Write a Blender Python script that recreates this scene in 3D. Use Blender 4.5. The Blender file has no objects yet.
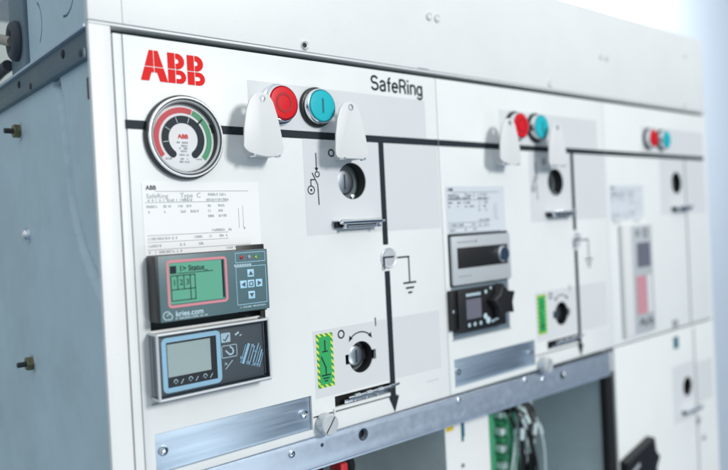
import bpy, bmesh, math, random
from mathutils import Vector, Matrix
random.seed(7)
S = bpy.context.scene
COL = S.collection
PI = math.pi

# ------------------------------------------------------------------ camera
ZO = 1.2                                   # height of the eye above the (unseen) floor; all z below are relative to it
yaw, pitch, roll = 0.7162754, -0.0144920, -0.0499510
fw = Vector((math.sin(yaw)*math.cos(pitch), math.cos(yaw)*math.cos(pitch), math.sin(pitch)))
r0 = Vector((math.cos(yaw), -math.sin(yaw), 0)); u0 = r0.cross(fw)
rt = math.cos(roll)*r0 + math.sin(roll)*u0
up = -math.sin(roll)*r0 + math.cos(roll)*u0
cam = bpy.data.cameras.new('camera'); co = bpy.data.objects.new('camera', cam); COL.objects.link(co)
cam.sensor_width = 36; cam.lens = 686.306/728*36; cam.clip_start = .01; cam.clip_end = 100
M3 = Matrix((rt, up, -fw)).transposed()
co.matrix_world = Matrix.Translation((0, -.476995, ZO)) @ M3.to_4x4()
cam.dof.use_dof = True; cam.dof.focus_distance = .56; cam.dof.aperture_fstop = 3.1
S.camera = co

# ------------------------------------------------------------------ world and lamps
S.view_settings.view_transform = 'Standard'; S.view_settings.look = 'None'
S.view_settings.exposure = 0; S.view_settings.gamma = 1
w = bpy.data.worlds.new('World'); S.world = w; w.use_nodes = True
nt = w.node_tree; bg = nt.nodes['Background']
tc = nt.nodes.new('ShaderNodeTexCoord'); sp = nt.nodes.new('ShaderNodeSeparateXYZ'); cr = nt.nodes.new('ShaderNodeValToRGB')
mr = nt.nodes.new('ShaderNodeMapRange'); mr.inputs[1].default_value = -1; mr.inputs[2].default_value = 1
nt.links.new(tc.outputs['Generated'], sp.inputs[0]); nt.links.new(sp.outputs[2], mr.inputs[0]); nt.links.new(mr.outputs[0], cr.inputs[0])
vm = nt.nodes.new('ShaderNodeVectorMath'); vm.operation = 'DOT_PRODUCT'; vm.inputs[1].default_value = Vector((.80, -.56, -.20)).normalized()
nt.links.new(tc.outputs['Generated'], vm.inputs[0])
dr_ = nt.nodes.new('ShaderNodeMapRange'); dr_.interpolation_type = 'SMOOTHSTEP'; dr_.inputs[1].default_value = .80; dr_.inputs[2].default_value = .93
nt.links.new(vm.outputs['Value'], dr_.inputs[0])
mxw = nt.nodes.new('ShaderNodeMix'); mxw.data_type = 'RGBA'; mxw.inputs['B'].default_value = (.05, .085, .15, 1)   # dark blue patch added to the world for the metal to reflect
nt.links.new(dr_.outputs[0], mxw.inputs['Factor']); nt.links.new(cr.outputs[0], mxw.inputs['A'])
nt.links.new(mxw.outputs['Result'], bg.inputs[0])
e = cr.color_ramp.elements
e[0].position = .1; e[0].color = (.16, .24, .32, 1)
e[1].position = .75; e[1].color = (.92, .97, 1.0, 1)
m_ = e.new(.48); m_.color = (.46, .56, .63, 1)
bg.inputs[1].default_value = .75

def area(name, loc, target, sx, sy, power, color):
    l = bpy.data.lights.new(name, 'AREA'); l.shape = 'RECTANGLE'; l.size = sx; l.size_y = sy; l.energy = power; l.color = color
    o = bpy.data.objects.new(name, l); COL.objects.link(o); o.location = loc
    o.rotation_euler = (Vector(target) - Vector(loc)).to_track_quat('-Z', 'Y').to_euler(); return o
area('key_softbox', (.85, -2.7, ZO+1.0), (.55, 0, ZO), .55, .55, 53, (1, .985, .95))
area('fill_softbox', (1.08, -2.3, ZO-1.18), (.4, 0, ZO-.1), .7, .6, 6, (.93, .97, 1))
area('wall_fill_light', (3.2, .7, ZO+2.3), (3.9, 1.9, ZO+.2), 2.0, 1.2, 205, (.99, .98, 1))  # added light, out of view, to brighten the background wall

# ------------------------------------------------------------------ materials
def mat(name, color, rough=.5, metal=0, noise=0, nscale=30, bump=0, bscale=200, stretch=None, rvar=0, spec=None, coat=0, emit=None):
    m = bpy.data.materials.new(name); m.use_nodes = True; t = m.node_tree; b = t.nodes['Principled BSDF']
    b.inputs['Base Color'].default_value = (*color, 1); b.inputs['Roughness'].default_value = rough; b.inputs['Metallic'].default_value = metal
    if spec is not None: b.inputs['Specular IOR Level'].default_value = spec
    if coat: b.inputs['Coat Weight'].default_value = coat; b.inputs['Coat Roughness'].default_value = .08
    if emit: b.inputs['Emission Color'].default_value = (*emit[0], 1); b.inputs['Emission Strength'].default_value = emit[1]
    tcn = t.nodes.new('ShaderNodeTexCoord'); mp = t.nodes.new('ShaderNodeMapping')
    t.links.new(tcn.outputs['Object'], mp.inputs[0])
    if stretch: mp.inputs['Scale'].default_value = stretch
    if noise or rvar:
        n = t.nodes.new('ShaderNodeTexNoise'); n.inputs['Scale'].default_value = nscale; n.inputs['Detail'].default_value = 6
        n.inputs['Roughness'].default_value = .65
        t.links.new(mp.outputs[0], n.inputs['Vector'])
    if noise:
        r = t.nodes.new('ShaderNodeValToRGB'); t.links.new(n.outputs[0], r.inputs[0])
        r.color_ramp.elements[0].position = .3; r.color_ramp.elements[1].position = .7
        r.color_ramp.elements[0].color = (*[c*(1-noise) for c in color], 1); r.color_ramp.elements[1].color = (*[min(1, c*(1+noise)) for c in color], 1)
        t.links.new(r.outputs[0], b.inputs['Base Color'])
    if rvar:
        q = t.nodes.new('ShaderNodeMapRange'); q.inputs[3].default_value = max(.02, rough-rvar); q.inputs[4].default_value = min(1, rough+rvar)
        q.inputs[1].default_value = .3; q.inputs[2].default_value = .7
        t.links.new(n.outputs[0], q.inputs[0]); t.links.new(q.outputs[0], b.inputs['Roughness'])
    if bump:
        n2 = t.nodes.new('ShaderNodeTexNoise'); n2.inputs['Scale'].default_value = bscale; n2.inputs['Detail'].default_value = 3
        t.links.new(mp.outputs[0], n2.inputs['Vector'])
        bp = t.nodes.new('ShaderNodeBump'); bp.inputs['Strength'].default_value = bump; bp.inputs['Distance'].default_value = .0006
        t.links.new(n2.outputs[0], bp.inputs['Height']); t.links.new(bp.outputs[0], b.inputs['Normal'])
    return m

M = dict(
 white=mat('white_paint', (.80, .83, .835), .42, noise=.02, nscale=14, bump=.10, bscale=900),
 cover=mat('white_cover_paint', (.79, .82, .825), .42, noise=.025, nscale=9, bump=.10, bscale=900),
 post=mat('white_post_paint', (.83, .845, .85), .4, noise=.015, nscale=9, bump=.08, bscale=900),
 patch=mat('grey_print', (.69, .718, .74), .4, noise=.015, nscale=20, bump=.08, bscale=900),
 ink=mat('black_print', (.022, .032, .04), .5, spec=.15),
 greyink=mat('grey_print_lines', (.34, .37, .40), .55),
 redink=mat('red_print', (.78, .012, .012), .5, spec=.15),
 zinc=mat('zinc_steel', (.60, .70, .82), .42, .75, noise=.05, nscale=120, rvar=.05, bump=.04, bscale=300),
 plate=mat('brushed_plate', (.54, .66, .78), .40, .95, noise=.035, nscale=260, rvar=.05, stretch=(.08, 1, 2)),
 side=mat('galvanised_side', (.57, .71, .79), .5, .2, noise=.07, nscale=16, rvar=.06, bump=.08, bscale=140),
 siderail=mat('galvanised_rail', (.13, .18, .22), .42, .5, noise=.12, nscale=28, rvar=.1, bump=.1, bscale=200),
 chrome=mat('chrome', (.82, .86, .9), .13, 1),
 steel=mat('turned_steel', (.66, .72, .78), .3, 1, noise=.06, nscale=90),
 black=mat('black_plastic', (.012, .013, .015), .42, bump=.08, bscale=500),
 hole=mat('black_socket', (.006, .006, .007), .6),
 teal=mat('grey_green_plastic', (.095, .17, .19), .38, noise=.05, nscale=25, bump=.08, bscale=700),
 dark=mat('dark_grey_face', (.085, .10, .11), .45, noise=.05, nscale=40),
 lcd=mat('green_display', (.13, .42, .29), .3, coat=.1, noise=.03, nscale=12),
 lcd2=mat('grey_green_display', (.48, .58, .55), .3, coat=.3, noise=.04, nscale=12),
 lcd3=mat('violet_display', (.16, .165, .21), .3, coat=.2),
 pink=mat('pink_print', (.68, .26, .30), .45),
 sky=mat('light_blue_plastic', (.40, .68, .86), .4),
 pale=mat('pale_blue_print', (.55, .72, .80), .45),
 paper=mat('sticker_paper', (.90, .91, .92), .38, noise=.01, nscale=30),
 paper2=mat('silver_sticker', (.66, .71, .77), .4, noise=.02, nscale=30),
 red=mat('red_button_plastic', (.72, .012, .022), .32, spec=.35),
 dred=mat('dark_red_ring', (.42, .006, .015), .4),
 cyan=mat('teal_button_plastic', (.015, .48, .56), .32, spec=.35),
 dcyan=mat('dark_teal_mark', (.01, .15, .2), .4),
 gred=mat('gauge_red', (.70, .05, .07), .5), ggreen=mat('gauge_green', (.07, .36, .17), .5),
 green=mat('green_label', (.03, .40, .12), .45, noise=.05),
 guard=mat('white_guard_paint', (.74, .755, .765), .4, bump=.05, bscale=700),
 bezel=mat('pale_chrome', (.80, .84, .88), .3, .85),
 silver=mat('silver_faceplate', (.64, .68, .71), .35, .3),
 pcb=mat('green_circuit_board', (.07, .36, .19), .5, noise=.15, nscale=60),
 wire=mat('black_wire', (.01, .01, .012), .4),
 ferrule=mat('white_wire_marker', (.62, .74, .76), .5),
 yellow=mat('yellow_tag', (.75, .55, .04), .5),
 redplug=mat('red_plug', (.6, .03, .04), .4),
 pinkred=mat('faded_red_print', (.60, .28, .33), .5),
 gap=mat('grey_recess', (.13, .17, .18), .6),
 inner=mat('compartment_grey', (.68, .75, .75), .55, noise=.08, nscale=18),
 inner2=mat('compartment_blue_grey', (.66, .76, .79), .5, noise=.08, nscale=18),
 brass=mat('dull_brass', (.20, .19, .10), .4, .8),
 groove=mat('dark_seam', (.03, .04, .045), .7),
 wall=mat('wall_paint', (.66, .755, .86), .8, noise=.02, nscale=1.5),
 glowwhite=mat('white_glow_paint', (.84, .86, .87), .7, noise=.01, nscale=2),
 cablem=mat('beige_cable', (.45, .42, .36), .5, noise=.05),
 strap=mat('grey_strap', (.20, .27, .32), .5, .3, noise=.06),
 cupboard=mat('cupboard_paint', (.42, .48, .46), .6, noise=.04),
 violet=mat('violet_cable', (.16, .10, .28), .4),
 rubber=mat('dark_grey_rubber', (.05, .06, .075), .5, noise=.1),
)
def hatch():
    m = bpy.data.materials.new('hatched_border'); m.use_nodes = True; t = m.node_tree; b = t.nodes['Principled BSDF']
    tcn = t.nodes.new('ShaderNodeTexCoord'); wv = t.nodes.new('ShaderNodeTexWave'); wv.wave_type = 'BANDS'; wv.bands_direction = 'DIAGONAL'
    wv.inputs['Scale'].default_value = 115; r = t.nodes.new('ShaderNodeValToRGB'); r.color_ramp.interpolation = 'CONSTANT'
    r.color_ramp.elements[0].color = (.02, .30, .07, 1); r.color_ramp.elements[1].position = .5; r.color_ramp.elements[1].color = (.70, .80, .08, 1)
    t.links.new(tcn.outputs['Object'], wv.inputs[0]); t.links.new(wv.outputs[0], r.inputs[0]); t.links.new(r.outputs[0], b.inputs['Base Color'])
    return m
M['hatch'] = hatch()
def specks(m, amount=.5, smudge=.05):
    t = m.node_tree; b = t.nodes['Principled BSDF']; src = b.inputs['Base Color'].links[0].from_socket
    tcn = t.nodes.new('ShaderNodeTexCoord')
    n1 = t.nodes.new('ShaderNodeTexNoise'); n1.inputs['Scale'].default_value = 420; n1.inputs['Detail'].default_value = 2
    n2 = t.nodes.new('ShaderNodeTexNoise'); n2.inputs['Scale'].default_value = 11; n2.inputs['Detail'].default_value = 7; n2.inputs['Roughness'].default_value = .7
    r1 = t.nodes.new('ShaderNodeMapRange'); r1.inputs[1].default_value = .735; r1.inputs[2].default_value = .78; r1.inputs[4].default_value = amount
    r2 = t.nodes.new('ShaderNodeMapRange'); r2.inputs[1].default_value = .5; r2.inputs[2].default_value = .75; r2.inputs[4].default_value = smudge
    ad = t.nodes.new('ShaderNodeMath'); ad.operation = 'ADD'
    mx = t.nodes.new('ShaderNodeMix'); mx.data_type = 'RGBA'; mx.inputs['B'].default_value = (.30, .31, .30, 1)
    for n in (n1, n2): t.links.new(tcn.outputs['Object'], n.inputs['Vector'])
    t.links.new(n1.outputs[0], r1.inputs[0]); t.links.new(n2.outputs[0], r2.inputs[0]); t.links.new(r1.outputs[0], ad.inputs[0]); t.links.new(r2.outputs[0], ad.inputs[1])
    t.links.new(ad.outputs[0], mx.inputs['Factor']); t.links.new(src, mx.inputs['A']); t.links.new(mx.outputs['Result'], b.inputs['Base Color'])
for k_ in ('white', 'cover', 'post'): specks(M[k_])
specks(M['side'], .35, .16); specks(M['zinc'], .4, .18); specks(M['inner'], .3, .2); specks(M['inner2'], .3, .2)
def clear():
    m = bpy.data.materials.new('clear_plastic'); m.use_nodes = True; t = m.node_tree; t.nodes.remove(t.nodes['Principled BSDF'])
    o = t.nodes['Material Output']; tr = t.nodes.new('ShaderNodeBsdfTransparent'); tr.inputs[0].default_value = (.97, .985, 1, 1)
    g = t.nodes.new('ShaderNodeBsdfGlossy'); g.inputs[1].default_value = .08; f = t.nodes.new('ShaderNodeFresnel'); f.inputs[0].default_value = 1.5
    mx = t.nodes.new('ShaderNodeMixShader'); t.links.new(f.outputs[0], mx.inputs[0]); t.links.new(tr.outputs[0], mx.inputs[1]); t.links.new(g.outputs[0], mx.inputs[2])
    t.links.new(mx.outputs[0], o.inputs[0]); return m
M['clear'] = clear()

# ------------------------------------------------------------------ mesh helpers (x right, y into the panel, z up from the eye)
class MB:
    def __init__(s): s.bm = bmesh.new()
    def poly(s, pts, y):                      # flat print facing the viewer
        vs = [s.bm.verts.new((x, y, z)) for x, z in pts]; f = s.bm.faces.new(vs); f.normal_update()
        if f.normal.y > 0: f.normal_flip()
        return s
    def rect(s, x0, x1, z0, z1, y): return s.poly([(x0, z0), (x1, z0), (x1, z1), (x0, z1)], y)
    def line(s, a, b, wd, y):
        a, b = Vector(a), Vector(b); n = (b-a).normalized(); n = Vector((-n.y, n.x))*wd/2
        return s.poly([a+n, b+n, b-n, a-n], y)
    def arc(s, cx, cz, r0, r1, a0, a1, y, n=48):
        for i in range(n):
            t0, t1 = [math.radians(a0+(a1-a0)*k/n) for k in (i, i+1)]
            s.poly([(cx+r*math.cos(t), cz+r*math.sin(t)) for r, t in ((r0, t0), (r1, t0), (r1, t1), (r0, t1))], y)
        return s
    def disc(s, cx, cz, r, y, n=48): return s.poly([(cx+r*math.cos(2*PI*k/n), cz+r*math.sin(2*PI*k/n)) for k in range(n)], y)
    def box(s, x0, x1, y0, y1, z0, z1, bev=0, seg=2):
        g = bmesh.ops.create_cube(s.bm, size=1)['verts']
        for v in g: v.co = Vector(((x0+x1)/2+v.co.x*(x1-x0), (y0+y1)/2+v.co.y*(y1-y0), (z0+z1)/2+v.co.z*(z1-z0)))
        if bev:
            es = list({e for v in g for e in v.link_edges})
            bmesh.ops.bevel(s.bm, geom=es, offset=bev, segments=seg, affect='EDGES', profile=.6)
        return s
    def prism(s, pts, y0, y1, bev=0, seg=2):
        a = [s.bm.verts.new((x, y0, z)) for x, z in pts]; b = [s.bm.verts.new((x, y1, z)) for x, z in pts]; n = len(pts)
        fs = [s.bm.faces.new(a), s.bm.faces.new(b[::-1])]
        for i in range(n): fs.append(s.bm.faces.new((a[(i+1) % n], a[i], b[i], b[(i+1) % n])))
        bmesh.ops.recalc_face_normals(s.bm, faces=fs)
        if bev: bmesh.ops.bevel(s.bm, geom=list(fs[0].edges), offset=bev, segments=seg, affect='EDGES', profile=.6)
        return s
    def lathe(s, cx, cz, prof, n=56, axis='y', cy=0):     # prof: (radius, distance along the axis)
        rings = []
        for r, d in prof:
            ring = []
            for k in range(n if r > 1e-7 else 1):
                t = 2*PI*k/n; c, sn = r*math.cos(t), r*math.sin(t)
                ring.append(s.bm.verts.new((cx+c, d, cz+sn) if axis == 'y' else (d, cx+c, cz+sn)))
            rings.append(ring)
        for a, b in zip(rings, rings[1:]):
            for k in range(n):
                va = a if len(a) == 1 else [a[k], a[(k+1) % n]]; vb = b if len(b) == 1 else [b[(k+1) % n], b[k]]
                if len(va)+len(vb) > 2:
                    f = s.bm.faces.new(va+vb); f.smooth = True
        return s
    def tube(s, pts, r, n=12, cap=True):
        pts = [Vector(p) for p in pts]; rings = []; ref = Vector((.3, .5, .8))
        for i, p in enumerate(pts):
            d = (pts[min(i+1, len(pts)-1)]-pts[max(i-1, 0)]).normalized(); a = d.cross(ref).normalized(); b = d.cross(a)
            rr = r[i] if isinstance(r, (list, tuple)) else r
            rings.append([s.bm.verts.new(p+a*rr*math.cos(2*PI*k/n)+b*rr*math.sin(2*PI*k/n)) for k in range(n)])
        for a, b in zip(rings, rings[1:]):
            for k in range(n):
                f = s.bm.faces.new((a[k], a[(k+1) % n], b[(k+1) % n], b[k])); f.smooth = True
        if cap: s.bm.faces.new(rings[0][::-1]); s.bm.faces.new(rings[-1])
        return s
    def text(s, body, x, z, size, y, sx=1.0, bold=0, spacing=1.0):
        cu = bpy.data.curves.new('t', 'FONT'); cu.body = body; cu.size = size; cu.offset = bold; cu.space_character = spacing; cu.fill_mode = 'FRONT'
        cu.resolution_u = 6
        o = bpy.data.objects.new('t', cu); COL.objects.link(o); bpy.context.view_layer.update()
        me = bpy.data.meshes.new_from_object(o.evaluated_get(bpy.context.evaluated_depsgraph_get()))
        vs = [s.bm.verts.new((x+v.co.x*sx, y, z+v.co.y)) for v in me.vertices]
        for p in me.polygons:
            try:
                f = s.bm.faces.new([vs[i] for i in p.vertices]); f.normal_update()
                if f.normal.y > 0: f.normal_flip()
            except ValueError: pass
        bpy.data.objects.remove(o); bpy.data.curves.remove(cu); bpy.data.meshes.remove(me); return s
    def micro(s, x0, x1, z, h, y, gap=.14):                # rows of print too small to read
        q = x0; t = h*.17
        while q < x1-h*.5:
            wd = h*random.choice((.45, .55, .6)); k = random.random()
            if k > gap:
                s.rect(q, q+t, z-h/2, z+h/2, y)
                if k > .35: s.rect(q+wd-t, q+wd, z-h/2, z+h/2*random.choice((1, 1, .1)), y)
                for zz in random.sample((h/2-t, -t/2, -h/2), 2): s.rect(q+t, q+wd-t, z+zz, z+zz+t, y)
            q += wd+h*.22
        return s
    def cut(s, cutter):                                    # boolean difference with another MB
        obs = []
        for b in (s.bm, cutter.bm):
            bmesh.ops.recalc_face_normals(b, faces=b.faces)
            me = bpy.data.meshes.new('tmp'); b.to_mesh(me); o = bpy.data.objects.new('tmp', me); COL.objects.link(o); obs.append(o)
        md = obs[0].modifiers.new('b', 'BOOLEAN'); md.operation = 'DIFFERENCE'; md.object = obs[1]; md.solver = 'EXACT'; md.use_self = True
        bpy.context.view_layer.update()
        me = bpy.data.meshes.new_from_object(obs[0].evaluated_get(bpy.context.evaluated_depsgraph_get()))
        s.bm.free(); s.bm = bmesh.new(); s.bm.from_mesh(me)
        for o in obs:
            d = o.data; bpy.data.objects.remove(o); bpy.data.meshes.remove(d)
        bpy.data.meshes.remove(me); return s
    def build(s, name, material, parent=None, label=None, smooth_angle=None):
        me = bpy.data.meshes.new(name); o = bpy.data.objects.new(name, me)
        off = Vector((0, 0, -ZO))
        if parent is not None:
            o.parent = parent; p = parent; off = Vector((0, 0, -ZO))
            while p is not None: off = off + Vector(p.location); p = p.parent
        else:
            c = sum((v.co for v in s.bm.verts), Vector())/len(s.bm.verts); off = c.copy(); o.location = c + Vector((0, 0, ZO))
        bmesh.ops.translate(s.bm, vec=-off, verts=s.bm.verts)
        s.bm.to_mesh(me); s.bm.free(); me.set_sharp_from_angle(angle=math.radians(38)); me.materials.append(M[material]); COL.objects.link(o)
        if label: o['label'] = label
        return o
def mesh_tag(o, label=None, cat=None, group=None, kind=None):
    for k, v in (('label', label), ('category', cat), ('group', group), ('kind', kind)):
        if v: o[k] = v
    return o
def thing(name, label, cat, x, y, z, group=None):
    o = bpy.data.objects.new(name, None); COL.objects.link(o); o.location = (x, y, z+ZO); o.empty_display_size = .01
    return mesh_tag(o, label, cat, group)
def dup(o, dx, dz=0, parent=None, label=None, top=True):
    c = o.copy(); COL.objects.link(c)
    if parent is not None: c.parent = parent
    if top: c.location = (o.location.x+dx, o.location.y, o.location.z+dz)
    if label: c['label'] = label
    for ch in o.children: dup(ch, 0, 0, c, None, False)
    return c

# ------------------------------------------------------------------ background
mesh_tag(MB().box(-4, 14, 1.9, 2.0, -4, 4).build('background_wall', 'wall'), kind='structure')
mesh_tag(MB().box(1.6, 5.0, 1.84, 1.88, 1.02, 3.0, .02).build('white_glow_board', 'glowwhite'), 'plain white board standing in for the bright glow behind the top of the cabinet', 'glow board', kind='structure')  # bright glow put into the colour of a white board

cp = thing('grey_cupboard', 'dull grey green cupboard far behind the upper left corner of the cabinet', 'cupboard', .1, 1.2, -1.15)
MB().box(-.7, .62, 1.0, 1.5, -1.15, .75, .01).build('body', 'cupboard', cp)
MB().box(.335, .345, .992, .999, -1.1, .70).build('door_gap', 'groove', cp)
# ------------------------------------------------------------------ switchgear cabinet: panels
MW = .325
XL = .1975
cab = thing('switchgear_cabinet', 'white electrical switchgear cabinet with three panel sections and blue grey steel side', 'switchgear', XL, 0, -1.15)
def seam(x): return .1468+.0058*(x-.2)           # a very slight taper towards the far end, as in the photo
# cover
pts = [(.1735, seam(.1735)+.0043), (1.166, seam(1.166)+.0043), (1.166, .274), (.1735, .2605)]
c_ = MB().prism(pts, -.0006, .005, .0012)
cover = c_.build('top_cover', 'cover', cab)
MB().prism([(.1780, .2575), (1.164, .2710), (1.164, .2725), (.1780, .2590)], .0052, .40).build('roof_sheet', 'cover', cover)
MB().prism([(.1740, seam(.174)+.0022), (1.166, seam(1.166)+.0022), (1.166, seam(1.166)+.0041), (.1740, seam(.174)+.0041)], .0006, .012, .0005).build('cover_lip', 'cover', cover)
MB().box(.1976, .1980, -.0008, .001, .1516, .2618).build('cover_joint', 'greyink', cover)
for x, z in ((.5157, .2072), (.5275, .2072), (.8463, .2076), (.861, .2076), (.3575, .1570), (.725, .1600), (1.09, .162), (1.10, .24)):
    big = x != .3575
    MB().lathe(x, z, [(.0044, -.0004), (.0040, -.0016), (.0030, -.0020), (0, -.0021)], 24).build('cover_plug', 'cover', cover)
    MB().arc(x, z, .0030, .0036, 20, 330, -.0024, 30).build('plug_rim', 'greyink', cover)
    if not big: MB().disc(x-.001, z, .0022, -.0026, 20).build('plug_hole', 'hole', cover)
MB().box(.497, .512, -.0009, 0, .1535, .1541).build('cover_scratch', 'greyink', cover)
# corner post, strip, dark recess behind the gap
MB().box(.1735, .1893, 0, .005, -1.15, .1487, .0012).build('corner_post', 'post', cab)
MB().box(.1903, .1968, .0003, .02, -1.15, .1441, .0006).build('trim_strip', 'white', cab)
MB().box(.1785, 1.164, .012, .016, -.17, .156).build('backing_sheet', 'gap', cab)
MB().box(1.1625, 1.168, .0005, .33, -1.15, .156, .001).build('end_post', 'white', cab)

panels = []
keyx, keyz = .4040, .0405
lowx, lowz = .4042, -.1200
PZ = -.1795
def panel_mesh(i):
    x0 = XL+MW*i; x1 = x0+MW-.0007
    if i == 2: x1 = 1.1615
    top0, top1 = seam(x0)-.0027, seam(x1)-.0027
    b = MB().prism([(x0, PZ), (x1, PZ), (x1, top1), (x0, top0)], 0, .003, .0005)
    k = MB(); d = MW*i
    k.lathe(keyx+d, keyz, [(0, -.02), (.0166, -.02), (.0166, .03), (0, .03)])
    if i < 2:
        k.box(.2050+d, .3462+d, -.02, .03, -.1735, -.1440)                  # recess for the blank plate
        k.box(.3472+d, .4471+d, -.02, .03, -.1642, -.1626)                  # thin slit
        k.box(.3716+d, .4405+d, -.02, .03, -.1598, -.1500)                  # latch slot
        k.lathe(lowx+d, lowz, [(0, -.021), (.0143, -.021), (.0143, .031), (0, .031)])
        q = MB().box(lowx-.0183+d, lowx+.0183+d, -.022, .032, lowz-.0045, lowz+.0045)
        b.cut(q)
    if i == 0: k.box(.2065, .3025, -.02, .03, -.1175, -.0120)
    if i == 1: k.box(.5302, .6262, -.02, .03, -.1235, -.0145)
    b.cut(k)
    return b
for i in range(3):
    p = panel_mesh(i).build('front_panel', 'white', cab); panels.append(p)
P1, P2, P3 = panels

# printed busbar, branch lines, arrows
Y = -.00025
for i, p in enumerate(panels):
    x0 = XL+MW*i - (.0015 if i == 0 else 0); x1 = XL+MW*(i+1)-.001
    if i == 2: x1 = 1.154
    MB().rect(x0, x1, .0768, .0833, Y).build('busbar_line', 'ink', p)
for i, p in enumerate((P1, P2)):
    d = MW*i
    b = MB(); b.rect(.4384+d, .4449+d, -.0195, .0768, Y-.0001); b.rect(.4386+d, .4452+d, -.1650, -.0445, Y-.0001)
    b.poly([(.4362+d, -.1640), (.4494+d, -.1640), (.4430+d, -.1790)], Y-.0002); b.build('branch_line', 'ink', p)
MB().rect(1.0815, 1.0860, -.178, .0768, Y-.0001).build('branch_line', 'greyink', P3)
def patches(p, d, low=True):
    for x0, x1, z0, z1 in ((.2985, .5045, .0838, .1218), (.3505, .5195, -.0066, .0762)) + (((.3510, .5105, -.1480, -.0895),) if low else ()):
        if d > .6: x1 = min(x1, .505)
        b = MB().box(x0+d, x1+d, -.00014, .0003, z0, z1); k = MB()
        k.lathe(keyx+d, keyz, [(0, -.02), (.0166, -.02), (.0166, .03), (0, .03)])
        if low:
            k.lathe(lowx+d, lowz, [(0, -.021), (.0143, -.021), (.0143, .031), (0, .031)])
            b.cut(MB().box(lowx-.0183+d, lowx+.0183+d, -.022, .032, lowz-.0045, lowz+.0045))
        b.cut(k); b.build('printed_patch', 'patch', p)
patches(P1, 0); patches(P2, MW); patches(P3, 2*MW, False)

# lettering: ABB logo made of cut letters, SafeRing name
lg = MB(); LX, LZ, LH = .2092, .1128, .0225; cutz = LZ+LH*.46; g_ = .0006
def half(pts): lg.poly(pts, -.0003)
def letterA(x, wd):
    a = wd/2
    def edge(side, z):                                   # outer slanted edge
        t = (z-LZ)/LH; return x+a+side*(a-(a-.0034)*t)
    for s in (-1, 1):
        m = x+a+s*g_/2
        half([(edge(s, cutz+g_/2), cutz+g_/2), (edge(s, LZ+LH), LZ+LH), (m, LZ+LH), (m, cutz+g_/2)])
        half([(edge(s, LZ), LZ), (edge(s, cutz-g_/2), cutz-g_/2), (m, cutz-g_/2), (m, LZ+LH*.28), (x+a+s*.0022, LZ+LH*.28), (x+a+s*.0042, LZ)])
def letterB(x, wd):
    m = x+wd*.42
    for z0, z1 in ((LZ, cutz-g_/2), (cutz+g_/2, LZ+LH)):
        half([(x, z0), (x, z1), (m-g_/2, z1), (m-g_/2, z0)])
    def bump(z0, z1, wmax, hz):
        r = (z1-z0)/2; cx = x+wmax-r; arcp = [(cx+r*math.cos(t), (z0+z1)/2+r*math.sin(t)) for t in [math.radians(-90+180*k/14) for k in range(15)]]
        r2 = r*.30; cz = (z0+z1)/2; inner = [(cx-.0005+r2*math.cos(t), cz+r2*math.sin(t)) for t in [math.radians(90-180*k/8) for k in range(9)]]
        half([(m+g_/2, z0)]+arcp[:8]+[(cx+r, cz), (cx-.0005+r2, cz)][:0]+[(cx-.0005+r2, cz)]+inner[5:]+[(m+g_/2, cz-r2)])
        half([(m+g_/2, cz+r2)]+inner[:5]+arcp[7:]+[(m+g_/2, z1)])
    bump(LZ, cutz-g_/2, wd, 0); bump(cutz+g_/2, LZ+LH, wd*.93, 0)
letterA(LX, .0212); letterB(LX+.0213, .0145); letterB(LX+.0370, .0145)
lg.build('brand_lettering', 'redink', P1)
class Pen:
    def __init__(s, b, x, z, sc, w): s.b, s.x, s.z, s.sc, s.w, s.n = b, x, z, sc, w, 0
    def st(s, *pts):                                     # mitred stroke
        P = [Vector((s.x+a*s.sc*1.10, s.z+c*s.sc)) for a, c in pts]; P = [p for i, p in enumerate(P) if i == 0 or (p-P[i-1]).length > .00035]; L, Rr = [], []; s.n += 1; y = -.0003-s.n*.000004
        for i, p in enumerate(P):
            d1 = (P[i]-P[i-1]).normalized() if i else (P[1]-P[0]).normalized(); d2 = (P[i+1]-P[i]).normalized() if i < len(P)-1 else d1
            n1 = Vector((-d1.y, d1.x)); n2 = Vector((-d2.y, d2.x)); m = (n1+n2).normalized(); k = s.w/2/max(.5, m.dot(n1)); L.append(p+m*k); Rr.append(p-m*k)
        for i in range(len(P)-1): s.b.poly([L[i], L[i+1], Rr[i+1], Rr[i]], y)
def ell(cx, cz, rx, rz, a0, a1, n=14): return [(cx+rx*math.cos(math.radians(a0+(a1-a0)*k/n)), cz+rz*math.sin(math.radians(a0+(a1-a0)*k/n))) for k in range(n+1)]
nm = MB(); pen = Pen(nm, .4328, .1260, .0141, .0021)
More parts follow.
